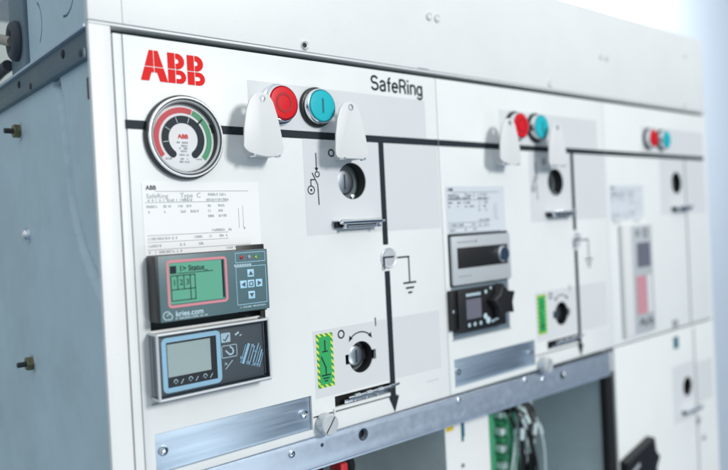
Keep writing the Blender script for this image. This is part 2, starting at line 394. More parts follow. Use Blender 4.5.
def glyphs():
    x = 0.0; st = pen.st
    st(*(ell(x+.31, .72, .25, .22, 20, 90, 6)+ell(x+.31, .72, .24, .22, 90, 250, 12)+ell(x+.33, .29, .25, .23, 80, -90, 12)+ell(x+.33, .29, .27, .23, -90, -165, 6))); x += .70
    st(*(ell(x+.27, .50, .20, .18, 165, 90, 6)+ell(x+.27, .50, .19, .18, 90, 0, 6)+[(x+.46, .0)])); st(*([(x+.46, .43), (x+.26, .39)]+ell(x+.24, .21, .17, .17, 95, 270, 12)+ell(x+.26, .22, .20, .18, -90, -10, 6))); x += .62
    st(*([(x+.17, 0), (x+.17, .80)]+ell(x+.30, .80, .13, .13, 170, 80, 6))); st((x+.02, .62), (x+.34, .62)); x += .40
    st(*([(x+.07, .36), (x+.50, .36)]+ell(x+.285, .34, .215, .30, 8, 320, 24))); x += .63
    st((x+.09, 0), (x+.09, .95)); st(*([(x+.09, .93), (x+.36, .93)]+ell(x+.36, .71, .21, .22, 80, -80, 12)+[(x+.09, .49)])); st((x+.36, .49), (x+.52, .30), (x+.55, 0)); x += .71
    st((x+.09, 0), (x+.09, .70)); st((x+.09, .84), (x+.09, .98)); x += .25
    st((x+.08, 0), (x+.08, .70)); st(*(ell(x+.28, .44, .20, .22, 175, 0, 14)+[(x+.48, 0)])); x += .60
    st(*ell(x+.27, .34, .20, .30, 0, 360, 24)); st(*([(x+.48, .70), (x+.48, .0)]+ell(x+.27, -.04, .21, .21, 0, -160, 12)))
glyphs(); nm.build('product_lettering', 'ink', P1)

# symbols near the key holes
def schematic(p, d, m):
    b = MB(); y = -.0003; w_ = .0011
    b.line((.3640+d, .0648), (.3640+d, .0515), w_, y); b.poly([(.3618+d, .0520), (.3662+d, .0520), (.3640+d, .0485)], y)
    b.arc(.3645+d, .0462, .0018, .0028, 0, 360, y, 24)
    b.line((.3590+d, .0475), (.3645+d, .0372), w_, y); b.line((.3645+d, .0372), (.3650+d, .0195), w_, y)
    b.line((.3570+d, .0415), (.3612+d, .0415), w_, y); b.line((.3572+d, .0415), (.3572+d, .0365), w_, y)
    b.arc(.3572+d, .0325, .0030, .0040, 0, 360, y, 24); b.rect(.3562+d, .3582+d, .0315, .0335, y)
    b.arc(.3813+d, .0653, .0022, .0036, 0, 360, y, 24)
    b.build('switch_symbol', m, p)
schematic(P1, 0, 'ink'); schematic(P2, MW, 'ink')
def lowmarks(p, d, m):
    b = MB(); y = -.0003
    b.arc(.3822+d, -.0962, .0026, .0040, 0, 360, y, 24); b.rect(.4232+d, .4244+d, -.0945, -.0865, y)
    b.arc(.4045+d, -.1150, .0172, .0184, 48, 132, y, 24)
    b.poly([(.3906+d, -.1045), (.3916+d, -.0988), (.3952+d, -.1018)], y); b.poly([(.4184+d, -.1045), (.4174+d, -.0988), (.4138+d, -.1018)], y)
    b.build('rotation_marks', m, p)
lowmarks(P1, 0, 'ink'); lowmarks(P2, MW, 'ink')
def earth(p, d):
    b = MB(); y = -.0003; w_ = .0016
    b.line((.4560+d, -.0328), (.4722+d, -.0328), w_, y); b.line((.4712+d, -.0328), (.4712+d, -.0575), w_, y)
    for hw, z in ((.0088, -.0582), (.0056, -.0632), (.0028, -.0678)): b.rect(.4712-hw+d, .4712+hw+d, z-.0009, z+.0009, y)
    b.build('earth_symbol', 'ink', p)
earth(P1, 0); earth(P2, MW)
def dome(p, d):
    o = MB().lathe(.4443+d, -.0322, [(.0100, -.0001), (.0099, -.0012), (.0093, -.0015), (.0088, -.0012), (.006, -.0015), (0, -.0017)], 40).build('indicator_lens', 'silver', p)
    b = MB(); b.rect(.4362+d, .4378+d, -.0430, -.0306, -.0021); b.rect(.4378+d, .4500+d, -.0322, -.0306, -.0021); b.build('indicator_mark', 'ink', p)
dome(P1, 0); dome(P2, MW)
def greenlabel(p, d):
    MB().rect(.3540+d, .3722+d, -.1398, -.0928, -.0003).build('earthing_label', 'hatch', p)
    MB().rect(.3566+d, .3696+d, -.1372, -.0954, -.0005).build('label_field', 'green', p)
    b = MB(); y = -.0007; x = .3631+d
    b.rect(x-.0006, x+.0006, -.1085, -.0985, y); b.rect(x-.0032, x+.0032, -.1090, -.1080, y)
    b.line((x-.0045, -.1125), (x, -.1225), .0012, y); b.rect(x-.0006, x+.0006, -.1290, -.1222, y)
    for hw, z in ((.0050, -.1292), (.0034, -.1318), (.0018, -.1342)): b.rect(x-hw, x+hw, z-.0006, z+.0006, y)
    b.build('label_symbol', 'ink', p)
greenlabel(P1, 0); greenlabel(P2, MW)
MB().rect(.488, .505, -.1592, -.1588, -.0003).build('small_print', 'greyink', P1)

# key sockets
def socket(p, d, x, z, r, depth, sr=.0124):
    MB().lathe(x+d, z, [(r*1.0, .0006), (r*.985, .0105), (r*.985, .034), (0, .034)]).build('key_socket', 'hole', p)
    MB().lathe(x+d, z, [(sr*.9, depth+.0034), (sr, depth+.0030), (sr, depth+.0018), (sr*.95, depth+.0011), (sr*.78, depth+.0006), (sr*.5, depth+.0002), (sr*.22, depth), (0, depth)], 40).build('drive_shaft', 'steel', p)
    MB().box(x+d-.0007, x+d+.0007, depth-.0004, depth+.001, z-sr*.55, z+sr*.55).build('shaft_slot', 'groove', p)
socket(P1, 0, keyx, keyz, .0166, .0105); socket(P2, MW, keyx, keyz, .0166, .0105); socket(P3, 2*MW, keyx, keyz, .0166, .020)
for d, p in ((0, P1), (MW, P2)):
    MB().lathe(keyx+.0025+d, keyz-.0142, [(.0022, .004), (.0022, .002), (.0008, .0014), (0, .0014)], 16).build('set_screw', 'chrome', p)
    socket(p, d, lowx, lowz, .0143, .0065, .0102)
    MB().box(lowx-.0200+d, lowx+.0280+d, .0090, .0110, lowz-.0052, lowz+.0052).build('socket_back', 'hole', p)
    MB().box(.3680+d, .4440+d, .0085, .0105, -.1640, -.1450).build('slot_back', 'hole', p)
    MB().box(.3690+d, .3706+d, -.0016, .002, -.1650, -.1602, .0004).build('slit_tab', 'guard', p)
# blank plates
for d, p in ((0, P1), (MW, P2)):
    pl = MB().box(.2056+d, .3456+d, .0024, .004, -.1732, -.1444, .0004).build('blank_plate', 'plate', p)
    for sx, sz in ((.2117, -.1576), (.3388, -.1584)):
        MB().lathe(sx+d, sz, [(.0036, .0024), (.0036, .0006), (.0030, -.0002), (.0012, -.0005), (.0010, .0004), (0, .0004)], 24).build('plate_screw', 'chrome', pl)

# lower rail and its screws, cable compartment
rl = MB().prism([(.19, -.1800), (.838, -.1857), (.838, -.2140), (.19, -.2045)], .0012, .006, .0006)
rc = MB(); rc.lathe(.4032, -.1912, [(0, -.01), (.0046, -.01), (.0046, .02), (0, .02)], 24); rc.lathe(.3560, -.1893, [(0, -.01), (.0018, -.01), (.0018, .02), (0, .02)], 16)
rc.lathe(.7266, -.1960, [(0, -.01), (.0046, -.01), (.0046, .02), (0, .02)], 24)
rl.cut(rc)
rail = rl.build('lower_rail', 'zinc', cab)
MB().prism([(.19, -.2049), (.838, -.2144), (.838, -.2160), (.19, -.2064)], .0004, .03, .0004).build('rail_flange', 'zinc', rail)
MB().arc(.4032, -.1912, .0046, .0056, 0, 360, .0008, 30).build('hole_rim', 'chrome', rail)
for x in (.4032, .7266): MB().box(x-.012, x+.016, .0070, .0080, -.2030, -.1830).build('hole_back', 'hole', rail)  # black sheet added so the rail holes turn dark inside
for x, z in ((.3233, -.1886), (.5346, -.1868), (.6493, -.1872), (.6843, -.1930), (.7300, -.1955)):
    MB().lathe(x, z, [(.0030, .0012), (.0030, -.0004), (.0022, -.0010), (.0012, -.0010), (.0010, -.0002), (0, -.0002)], 20).build('rail_screw', 'chrome', rail)
MB().box(.8385, .8465, .001, .03, -.2120, -.1860, .0006).build('rail_end_block', 'silver', rail)
MB().box(.19, .85, .010, .25, -.183, -.178).build('compartment_top', 'groove', cab)
MB().box(.19, 1.16, .26, .264, -1.1, -.18).build('compartment_back', 'inner2', cab)
MB().box(.5215, .5235, .010, .185, -1.1, -.184).build('divider_panel', 'inner', cab)
MB().box(.5213, .5237, .1855, .195, -1.1, -.184).build('gap_shade_strip', 'hole', cab)  # black strip standing in for the dark gap past the divider
MB().box(.8400, .8420, .012, .258, -1.1, -.184).build('divider_panel', 'inner2', cab)
MB().box(.8270, .8430, .0015, .0110, -1.1, -.2165).build('gap_shade_strip', 'hole', cab)  # black strip standing in for the dark gap beside the lower door
# lower door of the third section
dr = MB().prism([(.8480, -1.1), (1.1620, -1.1), (1.1620, -.1828), (.8480, -.1814)], -.0006, .0025, .0008)
dk = MB().lathe(1.0605, -.2735, [(0, -.02), (.0150, -.02), (.0150, .03), (0, .03)])
dr.cut(dk); door = dr.build('lower_door', 'white', cab)
MB().lathe(1.0605, -.2735, [(.0150, .0), (.0150, .025), (0, .025)]).build('key_socket', 'hole', door)
b = MB().box(1.012, 1.0830, -.0009, -.0001, -.322, -.236); b.cut(MB().lathe(1.0605, -.2735, [(0, -.02), (.0150, -.02), (.0150, .03), (0, .03)])); b.build('printed_patch', 'patch', door)
MB().rect(1.0935, 1.152, -.307, -.243, -.0009).build('printed_patch', 'patch', door)
MB().rect(1.0870, 1.0910, -1.0, -.186, -.0010).build('branch_line', 'greyink', door)
MB().lathe(1.0905, -.3330, [(.006, -.0009), (.006, -.003), (0, -.0035)], 20).build('door_screw', 'greyink', door)
MB().lathe(1.108, -.3640, [(.004, -.0009), (.004, -.003), (0, -.0035)], 20).build('door_screw', 'greyink', door)
MB().rect(1.020, 1.036, -.210, -.192, -.0009).build('seam_mark', 'dcyan', door)
MB().box(1.021, 1.035, -.0025, -.0002, -.177, -.166, .0005).build('seam_clip', 'greyink', P3)

# ------------------------------------------------------------------ steel side of the cabinet
SX = .1765
def side_mesh():
    b = bmesh.new(); curve = [(.085, .125), (.0788, .1228), (.0725, .100), (.0678, .0764), (.0648, .055), (.0628, .0378), (.056, .018), (.0469, -.0006), (.031, -.020), (.0117, -.0365), (.0, -.044)]
    def dist(y, z):
        best = 9
        for (a, c), (e_, f) in zip(curve, curve[1:]):
            vx, vz = e_-a, f-c; t = max(0, min(1, ((y-a)*vx+(z-c)*vz)/(vx*vx+vz*vz))); best = min(best, math.hypot(y-a-t*vx, z-c-t*vz))
        return best
    ys = [.0052+.0026*k for k in range(56)]+[.16, .2, .3, .4, .5]; zs = [-1.15, -.6, -.3, -.2]+[-.08+.004*k for k in range(53)]
    g = [[b.verts.new((SX+.0072*math.exp(-(dist(y, z)/.0040)**4), y, z)) for z in zs] for y in ys]
    for i in range(len(ys)-1):
        for j in range(len(zs)-1):
            f = b.faces.new((g[i][j], g[i][j+1], g[i+1][j+1], g[i+1][j])); f.smooth = True
    m = MB(); m.bm.free(); m.bm = b; return m
side = side_mesh().build('side_panel', 'side', cab)
MB().box(SX+.006, SX+.010, .0055, .5, -1.15, .13).build('side_backing', 'groove', cab)
def arcslot(y, z, r, a0, a1, wd):
    b = MB(); n = 20
    pts = [(y+(r+wd)*math.cos(math.radians(a0+(a1-a0)*k/n)), z+(r+wd)*math.sin(math.radians(a0+(a1-a0)*k/n))) for k in range(n+1)]
    pts += [(y+r*math.cos(math.radians(a1-(a1-a0)*k/n)), z+r*math.sin(math.radians(a1-(a1-a0)*k/n))) for k in range(n+1)]
    a = [b.bm.verts.new((SX-.02, p, q)) for p, q in pts]; c = [b.bm.verts.new((SX+.0068, p, q)) for p, q in pts]; n2 = len(pts)
    fs = [b.bm.faces.new(a), b.bm.faces.new(c[::-1])]+[b.bm.faces.new((a[(i+1) % n2], a[i], c[i], c[(i+1) % n2])) for i in range(n2)]
    bmesh.ops.recalc_face_normals(b.bm, faces=fs); return b
us = MB().box(SX+.001, SX+.004, .0052, .150, .1475, .60)
us.cut(arcslot(.1330, .1790, .0190, 120, 232, .0022)); us.cut(arcslot(.0560, .1890, .0190, -100, 20, .0022) if False else arcslot(.0540, .1890, .0200, 185, 290, .0020))
MB().box(SX+.0085, SX+.0095, .0056, .149, .149, .59).build('upper_side_backing', 'groove', cab)
us.build('upper_side_panel', 'side', cab)
srl = MB().box(SX-.0012, SX+.003, .0054, .5, .1335, .1475)
sr = srl.build('side_rail', 'siderail', cab)
MB().box(SX-.0048, SX+.002, .0054, .5, .1253, .1325, .0006).build('rail_lip', 'siderail', sr)
MB().box(SX-.0042, SX+.002, .0054, .5, .1466, .1490, .0006).build('rail_top_edge', 'zinc', sr)
def xdisc(y, z, x, r, h, m, name, p, n=20):
    return MB().lathe(y, z, [(r, x+.0005), (r, x-h), (r*.7, x-h-.0006), (0, x-h-.0006)], n, 'x').build(name, m, p)
for y, z in ((.0593, .1400), (.1787, .1395), (.30, .1400)): xdisc(y, z, SX-.0012, .0034, .0003, 'hole', 'rail_hole', sr)
for y, z in ((.0120, .1297), (.1326, .1290), (.25, .1290)): xdisc(y, z, SX-.0048, .0030, .0004, 'rubber', 'rail_hole', sr)
def stud(y, z, long):
    if long:
        n = MB().lathe(y, z, [(.0085, SX+.001), (.0085, SX-.0012), (0, SX-.0012)], 24, 'x').build('washer', 'steel', side)
        MB().lathe(y, z, [(.0064, SX-.001), (.0064, SX-.0056), (.0056, SX-.0062), (0, SX-.0062)], 6, 'x').build('nut', 'brass', n)
        prof = [(.0024, SX)]
        for k in range(8): prof += [(.0021, SX-.006-.0009*k), (.0026, SX-.0064-.0009*k)]
        prof += [(.0020, SX-.0134), (0, SX-.0134)]
        MB().lathe(y, z, prof, 16, 'x').build('threaded_stud', 'rubber', n)
    else:
        n = MB().lathe(y, z, [(.0074, SX+.001), (.0074, SX-.0012), (.0054, SX-.0013), (.0054, SX-.0030), (.0046, SX-.0046), (.0025, SX-.0060), (0, SX-.0064)], 24, 'x').build('dome_bolt', 'chrome', side)
stud(.1880, .0993, True); stud(.1804, .0061, False); stud(.1890, -.1095, True)
MB().box(SX-.0006, SX+.001, .0040, .0150, .0985, .1135).build('side_sticker', 'rubber', side)

# lifting strap, ring and cables behind the top left corner
st = thing('lifting_bracket', 'grey steel strap with dark oval ring at the upper left of the cabinet side', 'bracket', SX, .17, .15)
MB().box(SX-.002, SX+.004, .1535, .196, .1500, .60, .001).build('strap', 'strap', st)
rg = MB(); rg.tube([(SX-.004, .173+.0095*math.cos(t), .176+.0125*math.sin(t)) for t in [2*PI*k/40 for k in range(41)]], .0052, 12, False); rg.build('ring', 'rubber', st)
def spline(pts, n=12):
    out = []; P = [Vector(p) for p in pts]; P = [P[0]*2-P[1]]+P+[P[-1]*2-P[-2]]
    for i in range(1, len(P)-2):
        for k in range(n):
            t = k/n; a, b, c, d = P[i-1:i+3]
            out.append(.5*((2*b)+(c-a)*t+(2*a-5*b+4*c-d)*t*t+(3*b-a-3*c+d)*t**3))
    return out+[P[-2]]
mesh_tag(MB().tube(spline([(SX-.006, .176, .176), (SX-.014, .20, .182), (SX-.012, .24, .178), (SX, .32, .165), (SX+.02, .45, .15)]), .0045).build('beige_cable', 'cablem'), 'beige cable running through the dark ring of the steel strap', 'cable')
mesh_tag(MB().tube(spline([(SX-.004, .198, .160), (SX-.006, .22, .158), (SX-.004, .27, .156), (SX+.01, .36, .16), (SX+.04, .5, .13)]), .0052).build('dark_cable', 'rubber'), 'dark cable lying just above the side rail below the beige cable', 'cable')
mesh_tag(MB().tube(spline([(SX-.004, .40, -.150), (SX-.006, .348, -.158), (SX-.006, .334, -.175), (SX-.006, .345, -.193), (SX-.004, .40, -.200)]), .0012).build('violet_cable', 'violet'), 'thin violet cable looping on the cabinet side at the left edge', 'cable')

# ------------------------------------------------------------------ pressure gauge
GX, GZ = .2403, .0722
ga = thing('pressure_gauge', 'round pressure gauge with chrome rim and red and green scale', 'gauge', GX, 0, GZ)
MB().lathe(GX, GZ, [(.0313, .0), (.0316, -.0030), (.0312, -.0046), (.0300, -.0050)], 72).build('case', 'black', ga)
MB().lathe(GX, GZ, [(.0302, -.0045), (.0301, -.0062), (.0296, -.0070), (.0288, -.0070), (.0284, -.0062)], 72).build('bezel', 'bezel', ga)
MB().lathe(GX, GZ, [(.0284, -.0060), (.0281, -.0064), (.0276, -.0064), (.0274, -.0056)], 72).build('seal_ring', 'black', ga)
MB().lathe(GX, GZ, [(.0276, -.0058), (.0270, -.0060), (.0263, -.0054), (.0260, -.0040)], 72).build('inner_ring', 'silver', ga)
MB().lathe(GX, GZ, [(.0262, -.0046), (.0258, -.0046), (.0255, .0005), (0, .0005)], 72).build('dial_well', 'black', ga)
dl = MB().disc(GX-.0006, GZ-.0008, .0246, -.0006, 64).build('dial', 'paper', ga)
dx, dz = GX-.0006, GZ-.0008; y = -.0010
MB().arc(dx, dz, .0194, .0236, 70, 218, y).build('red_scale', 'gred', dl)
MB().arc(dx, dz, .0194, .0236, -42, 68, y).build('green_scale', 'ggreen', dl)
MB().arc(dx, dz, .0118, .0174, -52, 232, y).disc(dx+.0146*math.cos(math.radians(-52)), dz+.0146*math.sin(math.radians(-52)), .0028, y-.0001, 20).disc(dx+.0146*math.cos(math.radians(232)), dz+.0146*math.sin(math.radians(232)), .0028, y-.0001, 20).build('black_scale', 'ink', dl)
tk = MB()
for a in (72, 150, 190, 110): tk.line((dx+.0124*math.cos(math.radians(a)), dz+.0124*math.sin(math.radians(a))), (dx+.0168*math.cos(math.radians(a)), dz+.0168*math.sin(math.radians(a))), .0005, y-.0003)
tk.build('scale_ticks', 'pale', dl)
MB().line((dx+.0165*math.cos(math.radians(44)), dz+.0165*math.sin(math.radians(44))), (dx+.0222*math.cos(math.radians(44)), dz+.0222*math.sin(math.radians(44))), .0013, -.0020).build('needle', 'ink', ga)
MB().text('ABB', dx-.0044, dz+.0002, .0046, y, bold=.00012).build('dial_lettering', 'redink', dl)
tx = MB()
for k, (wd, z) in enumerate(((.011, -.0028), (.006, -.0052), (.007, -.0072), (.005, -.0092), (.008, -.0120), (.006, -.0150), (.010, -.0172))):
    tx.micro(dx-wd/2, dx+wd/2, dz+z, .0014, y)
for s in (-1, 1):
    tx.micro(dx+s*.0125-.0025, dx+s*.0125+.0025, dz-.0150, .0013, y)
tx.build('dial_small_print', 'greyink', dl)
MB().disc(GX, GZ, .0259, -.0050, 64).build('glass', 'clear', ga)

# ------------------------------------------------------------------ push buttons
def button(x, z, face, label, ring):
    b = thing('push_button', label, 'button', x, 0, z, 'round push buttons along the busbar line')
    MB().lathe(x, z, [(.0174, 0), (.0174, -.0022), (.0168, -.0034), (.0150, -.0036), (.0148, -.002)], 56).build('collar', ring, b)
    MB().lathe(x, z, [(.0152, -.002), (.0151, -.0084), (.0147, -.0094), (.0141, -.0096), (.0137, -.0090), (.0136, -.006)], 56).build('chrome_ring', 'chrome', b)
    cap = MB().lathe(x, z, [(.0134, -.006), (.0134, -.0094), (.0128, -.0104), (.009, -.0108), (0, -.0109)], 56).build('cap', face, b)
    if face == 'red':
        MB().arc(x, z, .0062, .0082, 0, 360, -.01112, 40).build('symbol', 'dred', cap)
    else:
        MB().rect(x-.0009, x+.0009, z-.0062, z+.0062, -.01112).build('symbol', 'dcyan', cap)
    return b
rb = button(.3264, .1038, 'red', 'red push button with ring symbol half behind the leftmost white guard flap', 'chrome')
tb = button(.3665, .1044, 'cyan', 'largest teal push button with a bar symbol, in the leftmost panel section', 'black')
rb2 = button(.3264+MW, .1038, 'red', 'red push button in the middle panel section half hidden by a white flap', 'black')
tb2 = button(.3665+MW, .1044, 'cyan', 'teal push button between two white flaps of the middle panel section', 'black')
rb3 = button(.968, .1040, 'red', 'small red push button on the far right section with no flap', 'black')
tb3 = button(1.0080, .1036, 'cyan', 'small teal push button on the far right section with no flap', 'black')
for b_ in (rb3, tb3): b_.scale = (.86, 1, .9)

# ------------------------------------------------------------------ white guard flaps
def guard(x, lean, label, first):
    # x: offset of the flap's hole
    g = thing('guard_flap', label, 'flap', x, 0, .06, 'white hinged guard flaps')
    L = [(-.0192, .0652), (-.0180, .0790), (-.0154, .0925), (-.0120, .1012), (-.0078, .1060), (-.0026, .1079), (.0026, .1077), (.0066, .1055), (.0096, .1010), (.0132, .0900), (.0160, .0760), (.0178, .0650)]
    bot = [(.0174, .0630), (.0160, .0604), (.0128, .0585), (.0060, .0577), (-.0020, .0580), (-.0090, .0592), (-.0145, .0608), (-.0178, .0630)] if lean else [(.0176, .0606), (.0164, .0590), (.0140, .0582), (-.0150, .0584), (-.0176, .0594), (-.0188, .0612)]
    f = MB().prism([(x+a, z) for a, z in (L+bot)], -.0212, -.0198, .0004)
    h = MB().lathe(x, .1030, [(0, -.03), (.0022, -.03), (.0022, -.01), (0, -.01)], 20); f.cut(h)
    pl = f.build('plate', 'guard', g)
    MB().arc(x, .1030, .0022, .0028, 0, 360, -.0214, 24).build('hole_rim', 'steel', pl)
    MB().box(x-.004, x+.016, -.0198, -.0002, .0590, .0602).build('hinge_foot', 'guard', g)
    for s in (-.010, .013): MB().lathe(x+s, .0585, [(0, -.0218), (.0010, -.0218), (.0013, -.0212), (.0013, -.016), (0, -.016)], 14).build('hinge_pin', 'steel', g)
    return g
guard(.2987, True, 'leftmost white flap, covering part of the red button beside the gauge', True)
guard(.3890, False, 'white flap above the keyhole of the leftmost panel section, right of the largest teal button', False)
guard(.2897+MW, True, 'white flap partly covering the red button of the middle panel section', False)
guard(.3805+MW, False, 'white flap above the keyhole of the middle panel section', False)

# ------------------------------------------------------------------ padlock latches
def latch(x, z, label, wd=.056):
    l = thing('padlock_latch', label, 'latch', x, 0, z, 'chrome padlock latches')
    MB().box(x-wd*.47, x+wd*.42, -.0105, -.0004, z+.0016, z+.0030, .0005).build('latch_plate', 'chrome', l)
    MB().tube([(x-wd*.44, -.0104, z+.0012), (x-wd*.40, -.0108, z+.0010), (x+wd*.36, -.0108, z+.0010), (x+wd*.40, -.0104, z+.0012)], .0022, 14).build('front_lip', 'chrome', l)
    MB().tube([(x-wd*.34, -.0070, z-.0034), (x+wd*.44, -.0070, z-.0030)], .0017, 12).build('lower_rod', 'steel', l)
    MB().tube([(x+wd*.3, -.0050, z+.0006), (x+wd*.58, -.0050, z+.0006)], .0012, 10).build('latch_pin', 'steel', l)
    MB().box(x-wd*.44, x+wd*.36, -.0050, -.0003, z-.0040, z+.0004).build('lock_body', 'black', l)
    for k in (-.36, .30): MB().box(x+wd*k, x+wd*k+.0030, -.0110, -.0060, z-.0048, z+.0034, .0006).build('end_bracket', 'steel', l)
    return l
latch(.4050, .0026, 'chrome padlock latch below the keyhole of the leftmost panel section')
latch(.4050+MW, .0026, 'chrome padlock latch below the keyhole of the middle panel section')
latch(1.0590, .0022, 'small chrome padlock latch under the keyhole of the far right section')
latch(1.0640, -.3085, 'padlock latch on the white lower door at the far right')
def slotlatch(d, label):
    l = thing('slot_latch', label, 'latch', .41+d, 0, -.155, 'chrome latches set in black slots')
    MB().tube([(.386+d, -.0015, -.1545), (.4400+d, -.0015, -.1535)], .0016, 10).build('rod', 'chrome', l)
    MB().box(.384+d, .4385+d, .0015, .0030, -.1592, -.1560, .0004).build('bar', 'steel', l)
    for k in range(3):
        a = .3930+k*.0140+d
        MB().tube([(a, -.0015, -.1544), (a+.0062, -.0015, -.1542)], .0027, 12).build('collar', 'steel', l)
        MB().box(a+.0008, a+.0026, -.0012, .0016, -.1586, -.1548, .0003).build('stud', 'chrome', l)
    MB().tube([(.4360+d, -.0028, -.1530), (.4475+d, -.0028, -.1520)], .0013, 8).build('pin', 'chrome', l)
    return l
slotlatch(0, 'chrome latch in the black slot below the leftmost lower keyhole'); slotlatch(MW, 'chrome latch in the black slot of the middle panel section')
def knob(d, z, label):
    x = .3575+d; k = thing('thumb_screw', label, 'screw', x, 0, z, 'slotted thumb screws above the lower rail')
    h = MB().lathe(x, z, [(.0082, 0), (.0090, -.0012), (.0090, -.0098), (.0082, -.0108), (0, -.0110)], 40)
    c = MB(); c.bm.free(); c = MB().box(-.0007, .0007, -.02, -.0096, -.012, .012); bmesh.ops.rotate(c.bm, verts=c.bm.verts, matrix=Matrix.Rotation(math.radians(38), 3, 'Y')); bmesh.ops.translate(c.bm, verts=c.bm.verts, vec=(x, 0, z))
    h.cut(c); h.build('head', 'silver', k)
    s = MB().box(-.0006, .0006, -.0112, -.0095, -.0076, .0076); bmesh.ops.rotate(s.bm, verts=s.bm.verts, matrix=Matrix.Rotation(math.radians(38), 3, 'Y')); bmesh.ops.translate(s.bm, verts=s.bm.verts, vec=(x, .0009, z)); s.build('slot', 'ink', k)
    return k
knob(0, -.1700, 'pale slotted thumb screw below the green label of the leftmost section'); knob(MW, -.1745, 'blurred pale thumb screw above the rail in the middle section')

# ------------------------------------------------------------------ rating stickers
def sticker(x0, x1, z0, z1, m, label, dense, ink):
    t = thing('rating_sticker', label, 'sticker', (x0+x1)/2, 0, (z0+z1)/2, 'printed rating stickers on the panel sections')
    s = MB().box(x0, x1, -.0004, 0, z0, z1).build('paper', m, t); W_, H_ = x1-x0, z1-z0; y = -.00055
    b = MB().text('ABB', x0+.003*W_/.098, z1-.0052, .0044, y, bold=.00012); b.build('heading', 'ink', s)
    b = MB(); 
    b.text('SafeRing', x0+.003, z1-.0113, .0046, y, sx=1.1); b.text('Type  C', x0+W_*.30, z1-.0113, .0052, y)
    for z, w1 in ((-.0064, .90), (-.0145, .70), (-.0385, .70), (-.0435, .70), (-.0490, .90)): b.rect(x0+.002+(W_*.08 if z == -.0064 else 0), x0+W_*w1, z1+z-.00018, z1+z+.00018, y)
    for z, segs in ((-.0090, [(.52, .70)]), (-.0130, [(.03, .40), (.52, .72)]), (-.0175, [(.03, .12), (.16, .24), (.28, .40), (.53, .56), (.62, .69)]), (-.0215, [(.03, .06), (.15, .2), (.30, .34), (.38, .46), (.53, .56), (.62, .67)]), (-.0255, [(.53, .58), (.62, .70)]), (-.0365, [(.54, .74)]), (-.0410, [(.03, .26), (.40, .47), (.53, .56), (.62, .7)]), (-.0462, [(.03, .14), (.28, .32), (.42, .48)]), (-.0508, [(.03, .05), (.08, .3), (.66, .86)])):
        for a, c in segs:
            b.micro(x0+a*W_, x0+c*W_, z1+z, .0019, y)
    for q, zz in ((.80, -.02), (.84, -.018)): b.rect(x0+q*W_, x0+q*W_+.0003, z1-.036, z1+zz, y)
    b.rect(x0+.845*W_, x0+.855*W_, z1-.0368, z1-.0352, y)
    b.build('print_lines', ink, s); return t
sticker(.2052, .3035, -.0144, .0385, 'paper', 'white printed rating sticker under the pressure gauge', 1, 'greyink')
sticker(.5292, .6262, -.0140, .0358, 'paper2', 'grey printed rating sticker above the silver unit in the middle section', 1, 'ink')
sticker(.8550, .9470, -.0095, .0370, 'paper2', 'blurred pale printed sticker on the far right section', 1, 'greyink')

# ------------------------------------------------------------------ upper display unit with green screen
d1 = thing('display_unit', 'grey green electronic unit with pink framed green status screen', 'display unit', .2515, 0, -.0385)
MB().box(.2800, .3056, -.0010, .004, -.0650, -.0112, .0006).build('mounting_bracket', 'black', d1)
MB().box(.2052, .2983, -.0158, -.0011, -.0622, -.0147, .0012).build('housing', 'black', d1)
fp = MB().box(.2072, .2983, -.0164, -.0150, -.0620, -.0149, .0005).build('faceplate', 'teal', d1)
y = -.0166
def rrect(b, x0, x1, z0, z1, r, y, t=None, n=6):
    def loop(x0, x1, z0, z1, r): return [(cx+r*math.cos(math.radians(a0+90*k/n)), cz+r*math.sin(math.radians(a0+90*k/n))) for cx, cz, a0 in ((x1-r, z1-r, 0), (x0+r, z1-r, 90), (x0+r, z0+r, 180), (x1-r, z0+r, 270)) for k in range(n+1)]
    o = loop(x0, x1, z0, z1, r)
    if t is None: b.poly(o, y)
    else:
        i = loop(x0+t, x1-t, z0+t, z1-t, max(r-t, .0002)); L = len(o)
        for k in range(L): b.poly([o[k], o[(k+1) % L], i[(k+1) % L], i[k]], y)
    return b
rrect(MB(), .2132, .2618, -.0525, -.0182, .003, y, .0019).build('screen_frame', 'pink', fp)
sc = rrect(MB(), .2152, .2590, -.0497, -.0206, .0008, y).build('screen', 'lcd', fp)
MB().rect(.2572, .2590, -.0490, -.0206, y-.00008).build('screen_edge', 'ink', sc)
y2 = y-.0002
b = MB().rect(.2158, .2206, -.0280, -.0225, y2).text('1> Status_', .2228, -.0266, .0056, y2, sx=.95, bold=.0001).text('1', .2174, -.0365, .0058, y2).text('2', .2226, -.0365, .0058, y2).text('3', .2276, -.0365, .0058, y2)
for x in (.2162, .2212, .2262, .2312, .2350): b.rect(x-.0003, x+.0003, -.0396 if x not in (.2162, .2350, .2312) else -.0475, -.0296, y2)
for z in (-.0296, -.0396, -.0475): b.rect(.2162, .2353, z-.0003, z+.0003, y2)
b.rect(.2216, .2500, -.0283, -.0278, y2)
b.build('screen_text', 'ink', sc)
b = MB().text('kries.com', .2185, -.0588, .0056, y, bold=.0001)
b.micro(.2185, .2440, -.0603, .0013, y)
b.arc(.2120, -.0575, .0026, .0032, 20, 300, y, 20).arc(.2138, -.0585, .0018, .0024, -120, 160, y, 16)
b.micro(.2715, .2955, -.0585, .0013, y)
for k in range(7): b.arc(.2690+k*.0022, -.0262, .0004, .0010, 0, 360, y, 10)
b.build('front_print', 'pale', fp)
b = MB(); rrect(b, .2692, .2962, -.0242, -.0165, .0004, y, .0004); rrect(b, .2692, .2962, -.0566, -.0272, .0004, y, .0004); b.build('key_frame', 'sky', fp)
for x, m in ((.2748, 'dred'), (.2815, 'greyink'), (.2880, 'hatch')):
    MB().lathe(x, -.0201, [(.0014, -.0163), (.0013, -.0172), (0, -.0176)], 14).build('indicator_light', m, fp)
